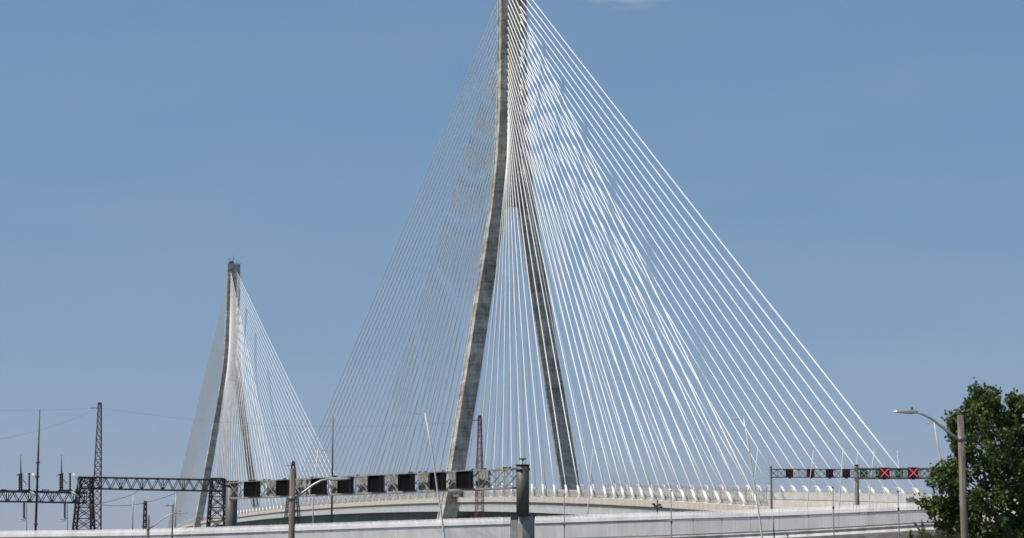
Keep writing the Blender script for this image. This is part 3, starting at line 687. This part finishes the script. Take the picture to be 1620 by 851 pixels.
# ------------------------------------------------------------------ street lamps
def cobra(px, ytop, Z, wpx, arm, label, head_dir, m=M_WOOD, topcap=True):
    """arm: list of photo points from the pole to the head"""
    top = P(px, ytop, Z); r = wpx / ppm(Z) / 2
    t = thing('street_lamp', (top.x, Z, 0), label, 'street lamp', 'lamps along the road')
    mb = MB(); mb.tube([Vector((top.x, Z, 0)), Vector((top.x, Z, top.z * 0.5)), top], [r * 1.15, r * 1.08, r * 0.95], 18); part('pole', mb, m, t)
    pts = [P(a, b, Z) for a, b in arm]; k = 1 / ppm(Z)
    mb = MB(); n = len(pts); mb.tube(pts, [lerp(0.055, 0.035, i / (n - 1)) for i in range(n)], 10); part('arm', mb, M_GALV, t)
    mb = MB(); mb.tube([Vector((top.x, Z, pts[0].z - 0.09)), Vector((top.x, Z, pts[0].z + 0.09))], r * 1.1, 14); part('arm_bracket', mb, M_RAIL, t)
    e = pts[-1]; d = Vector((head_dir, 0, 0.02)).normalized(); up = UP
    mb = MB(); rings = []
    for u_, hw, hu, hl in ((-0.06, 0.05, 0.03, 0.04), (0.0, 0.09, 0.06, 0.06), (0.16, 0.12, 0.07, 0.08), (0.42, 0.15, 0.06, 0.06), (0.70, 0.13, 0.05, 0.035), (0.80, 0.06, 0.02, 0.02)):
        c = e + d * u_; sd = Vector((0, 1, 0))
        rings.append([c - sd * hw - up * hl * 0.5, c - sd * hw * 0.6 - up * hl, c + sd * hw * 0.6 - up * hl, c + sd * hw - up * hl * 0.5, c + sd * hw * 0.8 + up * hu * 0.6, c + sd * hw * 0.4 + up * hu, c - sd * hw * 0.4 + up * hu, c - sd * hw * 0.8 + up * hu * 0.6])
    mb.sweep(rings); part('lamp_head', mb, M_GALV, t)
    mb = MB(); q = e + d * 0.14; mb.tube([q + up * 0.06, q + up * 0.16], [0.05, 0.045], 8); part('photocell', mb, M_DKPOLE, t)
cobra(1519.5, 656, 68, 11, [(1517, 694), (1505, 687), (1490, 674.5), (1473, 661.5), (1460, 655), (1449, 651)], 'large brown lamp pole with curved arm in front of the tree', -1)
cobra(463, 741, 80, 9.6, [(466, 788), (480, 778), (496, 766), (508, 759.5), (518, 757.5), (524, 757)], 'brown lamp pole with curved arm in front of the wide gantry', 1)
cobra(235, 814.5, 160, 4.4, [(236, 836), (246, 829), (258, 820), (266, 814.5), (274, 811.5), (282, 810.5)], 'small brown lamp pole with arm reaching right above the fence', 1)
cobra(273.5, 797, 190, 2.6, [(273, 798.8), (268, 799)], 'thin dark lamp post with short arm reaching left above the fence', -1, M_DKPOLE)

def bent_lamp(pts, arm_px, Z, wpx, label, doub=False, zb=None):
    P_ = [P(a, b, Z) for a, b in pts]; k = 1 / ppm(Z)
    t = thing('leaning_lamp', (P_[0].x, Z, P_[0].z), label, 'street lamp', 'pale leaning lamps')
    n = len(P_); mb = MB(); mb.tube(P_, [lerp(wpx * k / 2, wpx * k / 2 * 0.45, i / (n - 1)) for i in range(n)], 10); part('pole', mb, M_LAMP, t)
    e = P_[-1]; l_ = arm_px * k
    mb = MB(); mb.bar(e + UP * -0.05, e + Vector((l_, 0, -0.08)), 0.07, 0.06); part('arm', mb, M_LAMP, t)
    c = e + Vector((l_ * 0.68, 0, -0.10)); mb = MB(); mb.box(c, abs(l_) * 0.32, 0.16, 0.055); mb.box(c + Vector((0, 0, 0.07)), abs(l_) * 0.2, 0.10, 0.03); part('lamp_head', mb, M_LAMP, t)
bent_lamp([(706, 900), (703, 851), (698.5, 815), (692, 775), (684, 715), (672, 652.5)], -15, 203.5, 4.0, 'tall pale leaning lamp crossing in front of the near pylon foot')
bent_lamp([(1212, 900), (1206, 851), (1201, 815), (1194, 770), (1186, 715), (1176.5, 661)], -19, 187, 3.5, 'tall pale leaning lamp where the nearer cable sockets end')
bent_lamp([(1501, 815), (1498, 790), (1492, 750), (1484, 705), (1477.5, 668)], -15, 246, 3.2, 'pale leaning lamp rising out of the tree edge')
far = [([(496, 850), (495, 800), (498, 760), (503, 711)], 15, 290, 2.6, 'pale lamp on the left in front of the fan of the distant pylon'),
       ([(929, 830), (930.5, 800), (933.5, 760), (938, 709)], 15, 300, 2.2, 'pale lamp just right of the near pylon far leg'),
       ([(1190, 820), (1191, 800), (1194, 760), (1199, 707)], 12, 310, 2.2, 'pale lamp beside the tall leaning lamp at the last sockets'),
       ([(1276, 825), (1277, 803), (1281, 760), (1287, 712)], 3, 300, 1.8, 'armless looking pale lamp in front of the slim gantry'),
       ([(1326, 825), (1328, 800), (1330, 760), (1334, 707.5)], 11, 300, 2.2, 'pale lamp left of the nearer gantry post'),
       ([(1349, 820), (1350.5, 795), (1353, 755), (1357, 713)], 10, 360, 1.8, 'faint pale lamp close beside the nearer gantry post'),
       ([(1373, 820), (1374.5, 795), (1378, 755), (1383, 710)], 10, 330, 2.0, 'pale lamp behind the first green cross'),
       ([(1427, 820), (1426, 795), (1423.5, 750), (1419, 711)], -8, 380, 1.5, 'faintest pale lamp rising above the middle of the red crosses')]
for pts, arm, Z, wpx, lbl in far: bent_lamp(pts, arm, Z, wpx, lbl)
# slender sensor poles in front of the fence
for x0, y0, y1, dz, lbl in ((892.5, 783, 900, -3.5, 'slender dark pole right of the wide gantry post'), (1061.5, 776, 900, -2.5, 'slender dark pole in front of the middle of the socket row'), (1317.5, 771, 850, -3.5, 'slender dark pole below the slim gantry'), (1420.5, 777, 846, -3.5, 'slender dark pole below the bright red crosses')):
    Z = smooth(tz, x0) + dz; top = P(x0, y0, Z)
    t = thing('sensor_pole', (top.x, Z, 0.2), lbl, 'pole', 'slender poles along the fence')
    zb = 0.2
    mb = MB(); mb.tube([Vector((top.x, Z, zb)), top], 0.055, 8); part('shaft', mb, M_RAIL, t)
    mb = MB(); mb.box(top + UP * 0.05, 0.09, 0.07, 0.06); mb.box(Vector((top.x, Z - 0.05, P(x0, y0 + (y1 - y0) * 0.4, Z).z)), 0.09, 0.06, 0.14); part('sensor_head', mb, M_DKPOLE, t)
# stub pole and box at the fence foot
t = thing('marker_post', P(1223, 851, 195.5), 'short dark post leaning on the kerb right of the leaning lamp', 'post')
mb = MB(); mb.tube([P(1225, 850, 195.5), P(1223, 817, 195.5)], 0.075, 8); part('shaft', mb, M_RAIL, t)
mb = MB(); mb.tube([P(1223, 817, 195.5), P(1223, 816, 195.5)], 0.1, 8); part('cap', mb, M_GALV, t)
t = thing('valve_box', P(1245, 848, 195.5), 'small white valve fitting on the kerb beside the short post', 'valve')
mb = MB(); mb.box(P(1244, 844.5, 195.5), 0.14, 0.1, 0.12); mb.tube([P(1246.5, 850, 195.5), P(1246.5, 842, 195.5)], 0.06, 8); part('body', mb, M_RAIL, t)
mb = MB(); mb.box(P(1242.5, 845.5, 195.3), 0.12, 0.08, 0.06); part('cover', mb, M_WHITE, t)
# small fixtures near the deck edge
t = thing('floodlight_cluster', P(1039, 806, 300), 'dark cluster of floodlights in front of the socket row', 'floodlight')
mb = MB(); mb.tube([P(1040, 850, 300), P(1040, 790, 300)], 0.12, 8); part('stem', mb, M_DKPOLE, t)
mb = MB()
for dx, dy_ in ((-5, 0), (4, 1), (-2, 3), (6, 5)): mb.box(P(1039 + dx, 797 + dy_, 300), 0.24, 0.2, 0.17, (0.9, 0.3, 0.2 * dx / 5), (-0.3, 0.9, 0.1), (-0.2 * dx / 5, -0.1, 0.95))
part('floodlight', mb, M_RAIL, t)
t = thing('cabinet', P(1440, 797, 262), 'grey equipment cabinet with rounded roof left of the tree', 'cabinet')
mb = MB(); c = P(1440, 792, 262); mb.box(c - UP * 0.3, 0.5, 0.4, 0.65); mb.tube([c + Vector((-0.5, 0, 0.35)), c + Vector((0.5, 0, 0.35))], 0.32, 10); part('body', mb, M_BACK, t)
mb = MB(); mb.box(c + Vector((0.75, 0, -0.25)), 0.22, 0.3, 0.55); part('side_unit', mb, M_BACK, t)
for k in range(12):
    x_ = 1375 + 3.6 * k; mb = MB(); c = P(x_, 799.3, 246); mb.tube([c - UP * 1.0, c + UP * 0.05, c + UP * 0.12], [0.13, 0.11, 0.06], 8)
    o = mb.build('traffic_barrel', M_ORANGE, loc=c - UP * 1.0); tag(o, 'small orange barrel, ' + ('leftmost', 'second', 'third', 'fourth', 'fifth', 'sixth', 'seventh', 'eighth', 'ninth', 'tenth', 'eleventh', 'rightmost')[k] + ' of the row below the bright red crosses', 'barrel', 'orange barrels behind the fence')
# ------------------------------------------------------------------ vegetation
def leaf_mat(name, c1, c2, tr):
    m = bpy.data.materials.new(name); m.use_nodes = True; n, l = m.node_tree.nodes, m.node_tree.links
    b = n['Principled BSDF']; b.inputs['Roughness'].default_value = 0.5
    g_ = n.new('ShaderNodeNewGeometry'); mi = n.new('ShaderNodeMix'); mi.data_type = 'RGBA'; mi.inputs['A'].default_value = (*c1, 1); mi.inputs['B'].default_value = (*c2, 1)
    l.new(g_.outputs['Random Per Island'], mi.inputs['Factor']); l.new(mi.outputs['Result'], b.inputs['Base Color'])
    ts = n.new('ShaderNodeBsdfTranslucent'); l.new(mi.outputs['Result'], ts.inputs['Color'])
    ms = n.new('ShaderNodeMixShader'); ms.inputs[0].default_value = tr; l.new(b.outputs[0], ms.inputs[1]); l.new(ts.outputs[0], ms.inputs[2]); l.new(ms.outputs[0], n['Material Output'].inputs['Surface'])
    return m
M_LEAF = leaf_mat('poplar_leaf', (0.034, 0.066, 0.012), (0.125, 0.175, 0.036), 0.34)
M_DRY = leaf_mat('dry_weed', (0.07, 0.075, 0.03), (0.17, 0.16, 0.075), 0.2)
M_BARK = mat('grey_brown_bark', (0.10, 0.08, 0.06), 0.9, var=0.3, scale=3, bump=0.4)
def rnd_dir():
    while True:
        v = Vector((random.uniform(-1, 1), random.uniform(-1, 1), random.uniform(-1, 1)))
        if 0.05 < v.length < 1: return v.normalized()
def leaf(mb, c, size, dirn):
    a = dirn; b = a.cross(rnd_dir()).normalized(); nn = a.cross(b); k = len(mb.v)
    L = size; W = size * 0.46
    mb.v += [c, c + a * L * 0.45 + b * W + nn * L * 0.12, c + a * L, c + a * L * 0.45 - b * W + nn * L * 0.12]
    mb.face((k, k + 1, k + 2)); mb.face((k, k + 2, k + 3))
ZT = 92.0
tree = thing('poplar_tree', (P(1625, 800, ZT).x, ZT, 0), 'large dark green leafy tree behind the brown lamp pole at right', 'tree')
kp = 1 / ppm(ZT)
base = Vector((P(1640, 800, ZT).x, ZT, 0))
blobs = [(1520, 652, 13, 0.2), (1508, 668, 12, 0), (1546, 631, 11, 0), (1552, 618, 8, 0), (1571, 617, 11, 0), (1566, 634, 14, 0.3), (1536, 655, 18, 0), (1560, 660, 26, -0.4), (1588, 652, 14, 0.3), (1606, 628, 10, 0), (1602, 648, 18, 0.5), (1624, 622, 10, 0), (1622, 655, 26, 0),
         (1528, 690, 24, -0.5), (1510, 690, 9, 0), (1511, 712, 10, -0.2), (1560, 700, 36, -1.0), (1600, 695, 36, 0.3), (1640, 700, 50, 0), (1525, 730, 20, 0), (1553, 738, 18, -0.6), (1590, 745, 42, -0.6), (1650, 760, 60, 0),
         (1500, 742, 11, 0), (1487, 750, 11, 0), (1474, 756, 8, 0), (1494, 763, 10, -0.3), (1515, 757, 16, 0), (1530, 775, 20, 0), (1570, 790, 40, -0.8), (1612, 800, 44, 0), (1540, 805, 26, -0.4),
         (1500, 792, 12, 0), (1482, 795, 9, -0.3), (1467, 800, 6, -0.3), (1490, 808, 10, 0), (1508, 812, 16, 0), (1492, 826, 10, 0), (1512, 832, 14, 0), (1545, 840, 30, 0), (1590, 850, 44, 0), (1640, 840, 50, 0), (1530, 862, 26, 0), (1690, 740, 70, 0), (1700, 850, 80, 0), (1590, 905, 50, 0), (1650, 640, 30, 0.5), (1690, 660, 40, 0)]
trunk = MB(); trunk.tube([base, base + Vector((-0.1, 0, 2.2)), base + Vector((0.1, 0.1, 5.0)), base + Vector((-0.1, 0, 8.0)), P(1615, 655, ZT)], [0.36, 0.30, 0.24, 0.15, 0.04], 12)
part('trunk', trunk, M_BARK, tree)
lm = MB(); bm_ = MB()
for bx, by, rr, dz in blobs:
    if bx < 1530: bx += 6
    c = P(bx, by + (11 if by < 660 else 0), ZT + dz); r = rr * kp
    hgt = max(1.5, min(c.z - r * 0.9 - abs(c.x - base.x) * 0.55, 8.5)); st = Vector((base.x, base.y, hgt))
    midp = st.lerp(c, 0.5) + Vector((0, 0, -0.15)); bm_.tube([st, midp, c], [0.09, 0.055, 0.015], 6)
    ncl = max(6, int(6.2 * (r / 0.6) ** 2.0))
    for q_ in range(ncl):
        dd = rnd_dir(); ctr = c + dd * r * (random.random() ** 0.38) * random.uniform(0.8, 1.16)
        tip = ctr + (dd * 0.7 + Vector((0, 0, 0.45))).normalized() * random.uniform(0.25, 0.6)
        bm_.bar(ctr - dd * 0.3, tip, 0.014)
        cr = random.uniform(0.14, 0.34)
        for k in range(int(34 + 110 * cr)):
            v = rnd_dir(); p = ctr + v * cr * random.random() ** 0.5 + (tip - ctr) * random.random() ** 1.3
            leaf(lm, p, random.uniform(0.11, 0.21), (v + Vector((0, 0, -0.5)) + rnd_dir() * 0.6).normalized())
part('branches', bm_, M_BARK, tree, 'stuff'); part('crown', lm, M_LEAF, tree, 'stuff')
# dry weeds on the bank and a bush at the tree foot
gm = MB()
def tuft(mb, c, h, n, spread):
    for _ in range(n):
        a = random.random() * 6.283; l_ = h * random.uniform(0.5, 1.1); bs = c + Vector((random.gauss(0, spread), random.gauss(0, spread), 0))
        tip = bs + Vector((math.cos(a) * l_ * 0.4, math.sin(a) * l_ * 0.4, l_)); md = bs.lerp(tip, 0.5) + UP * 0.08 * l_; wv = Vector((0.012, 0, 0)) * random.uniform(0.7, 1.6)
        k = len(mb.v); mb.v += [bs - wv, bs + wv, md + wv * 0.8, md - wv * 0.8, tip]; mb.face((k, k + 1, k + 2, k + 3)); mb.face((k + 3, k + 2, k + 4))
Zb = 126.0
for _ in range(260):
    x_ = random.uniform(1405, 1530); yb = 866 - 12 * min(1, max(0, (x_ - 1405) / 60)); z_ = Zb + random.uniform(-4, 4)
    c = P(x_, yb + random.uniform(-4, 14), z_); tuft(gm, c, random.uniform(0.2, 0.55) * (0.5 + min(1.0, (x_ - 1400) / 70)), 16, 0.14)
gm.build('dry_grass', M_DRY, loc=P(1460, 860, Zb), kind='stuff')
# mound that carries the weeds
mb = MB(); rings = []
for i in range(25):
    x_ = 1380 + i * 12; ring = []
    for j, (dz, dy_) in enumerate(((-11, 0), (-6, 0.5), (0, 1.0), (6, 0.55), (11, 0))):
        top = max(0.4, P(x_, 862 - 12 * min(1, max(0, (x_ - 1405) / 60)), Zb).z)
        ring.append(Vector((P(x_, 850, Zb).x, Zb + dz, lerp(-0.2, top, dy_) + random.uniform(-0.06, 0.06))))
    rings.append(ring)
mb.sweep(rings, closed=False); mb.build('weed_mound', M_BANK, kind='structure')
def weed(x, yt, yb, lean, label, n=70):
    c = P(x, yb, Zb); h = P(x, yt, Zb).z - c.z; t = thing('weed_bush', c, label, 'weed', 'weeds below the tree')
    mb = MB(); lf = MB()
    for s in range(5):
        tip = c + Vector((lean * h * 0.6 + random.gauss(0, 0.22), random.gauss(0, 0.2), h * random.uniform(0.7, 1.05)))
        mid_ = c.lerp(tip, 0.5) + Vector((-0.04 * lean, 0, 0.06)); mb.tube([c, mid_, tip], [0.02, 0.014, 0.005], 5)
        for k in range(n):
            u_ = random.random() ** 0.7; p = c.lerp(mid_, u_ * 2) if u_ < 0.5 else mid_.lerp(tip, u_ * 2 - 1)
            leaf(lf, p + rnd_dir() * 0.05, random.uniform(0.05, 0.12), (rnd_dir() + UP * 0.4).normalized())
    part('stem', mb, M_BARK, t); part('foliage', lf, M_DRY, t, 'stuff')
weed(1466, 822, 860, -0.8, 'tallest dry weed leaning left over the fence foot')
weed(1487, 832, 862, 0.2, 'dry weed bush under the lowest tree branches')
weed(1440, 838, 864, 0.1, 'low dry weed at the left end of the grass')
weed(1515, 838, 864, 0.3, 'dry weed bush at the foot of the brown lamp pole')

# ------------------------------------------------------------------ summer haze over the whole valley
hm = bpy.data.materials.new('haze_air'); hm.use_nodes = True; hn = hm.node_tree.nodes; hn.remove(hn['Principled BSDF'])
pv = hn.new('ShaderNodeVolumePrincipled'); pv.inputs['Color'].default_value = (0.80, 0.86, 0.95, 1); pv.inputs['Density'].default_value = 0.00003; pv.inputs['Anisotropy'].default_value = 0.2
hm.node_tree.links.new(pv.outputs[0], hn['Material Output'].inputs['Volume'])
mb = MB(); mb.box((0, 1050, 127), 1100, 1150, 128.5); mb.build('haze', hm, loc=(0, 1050, 127), kind='stuff')
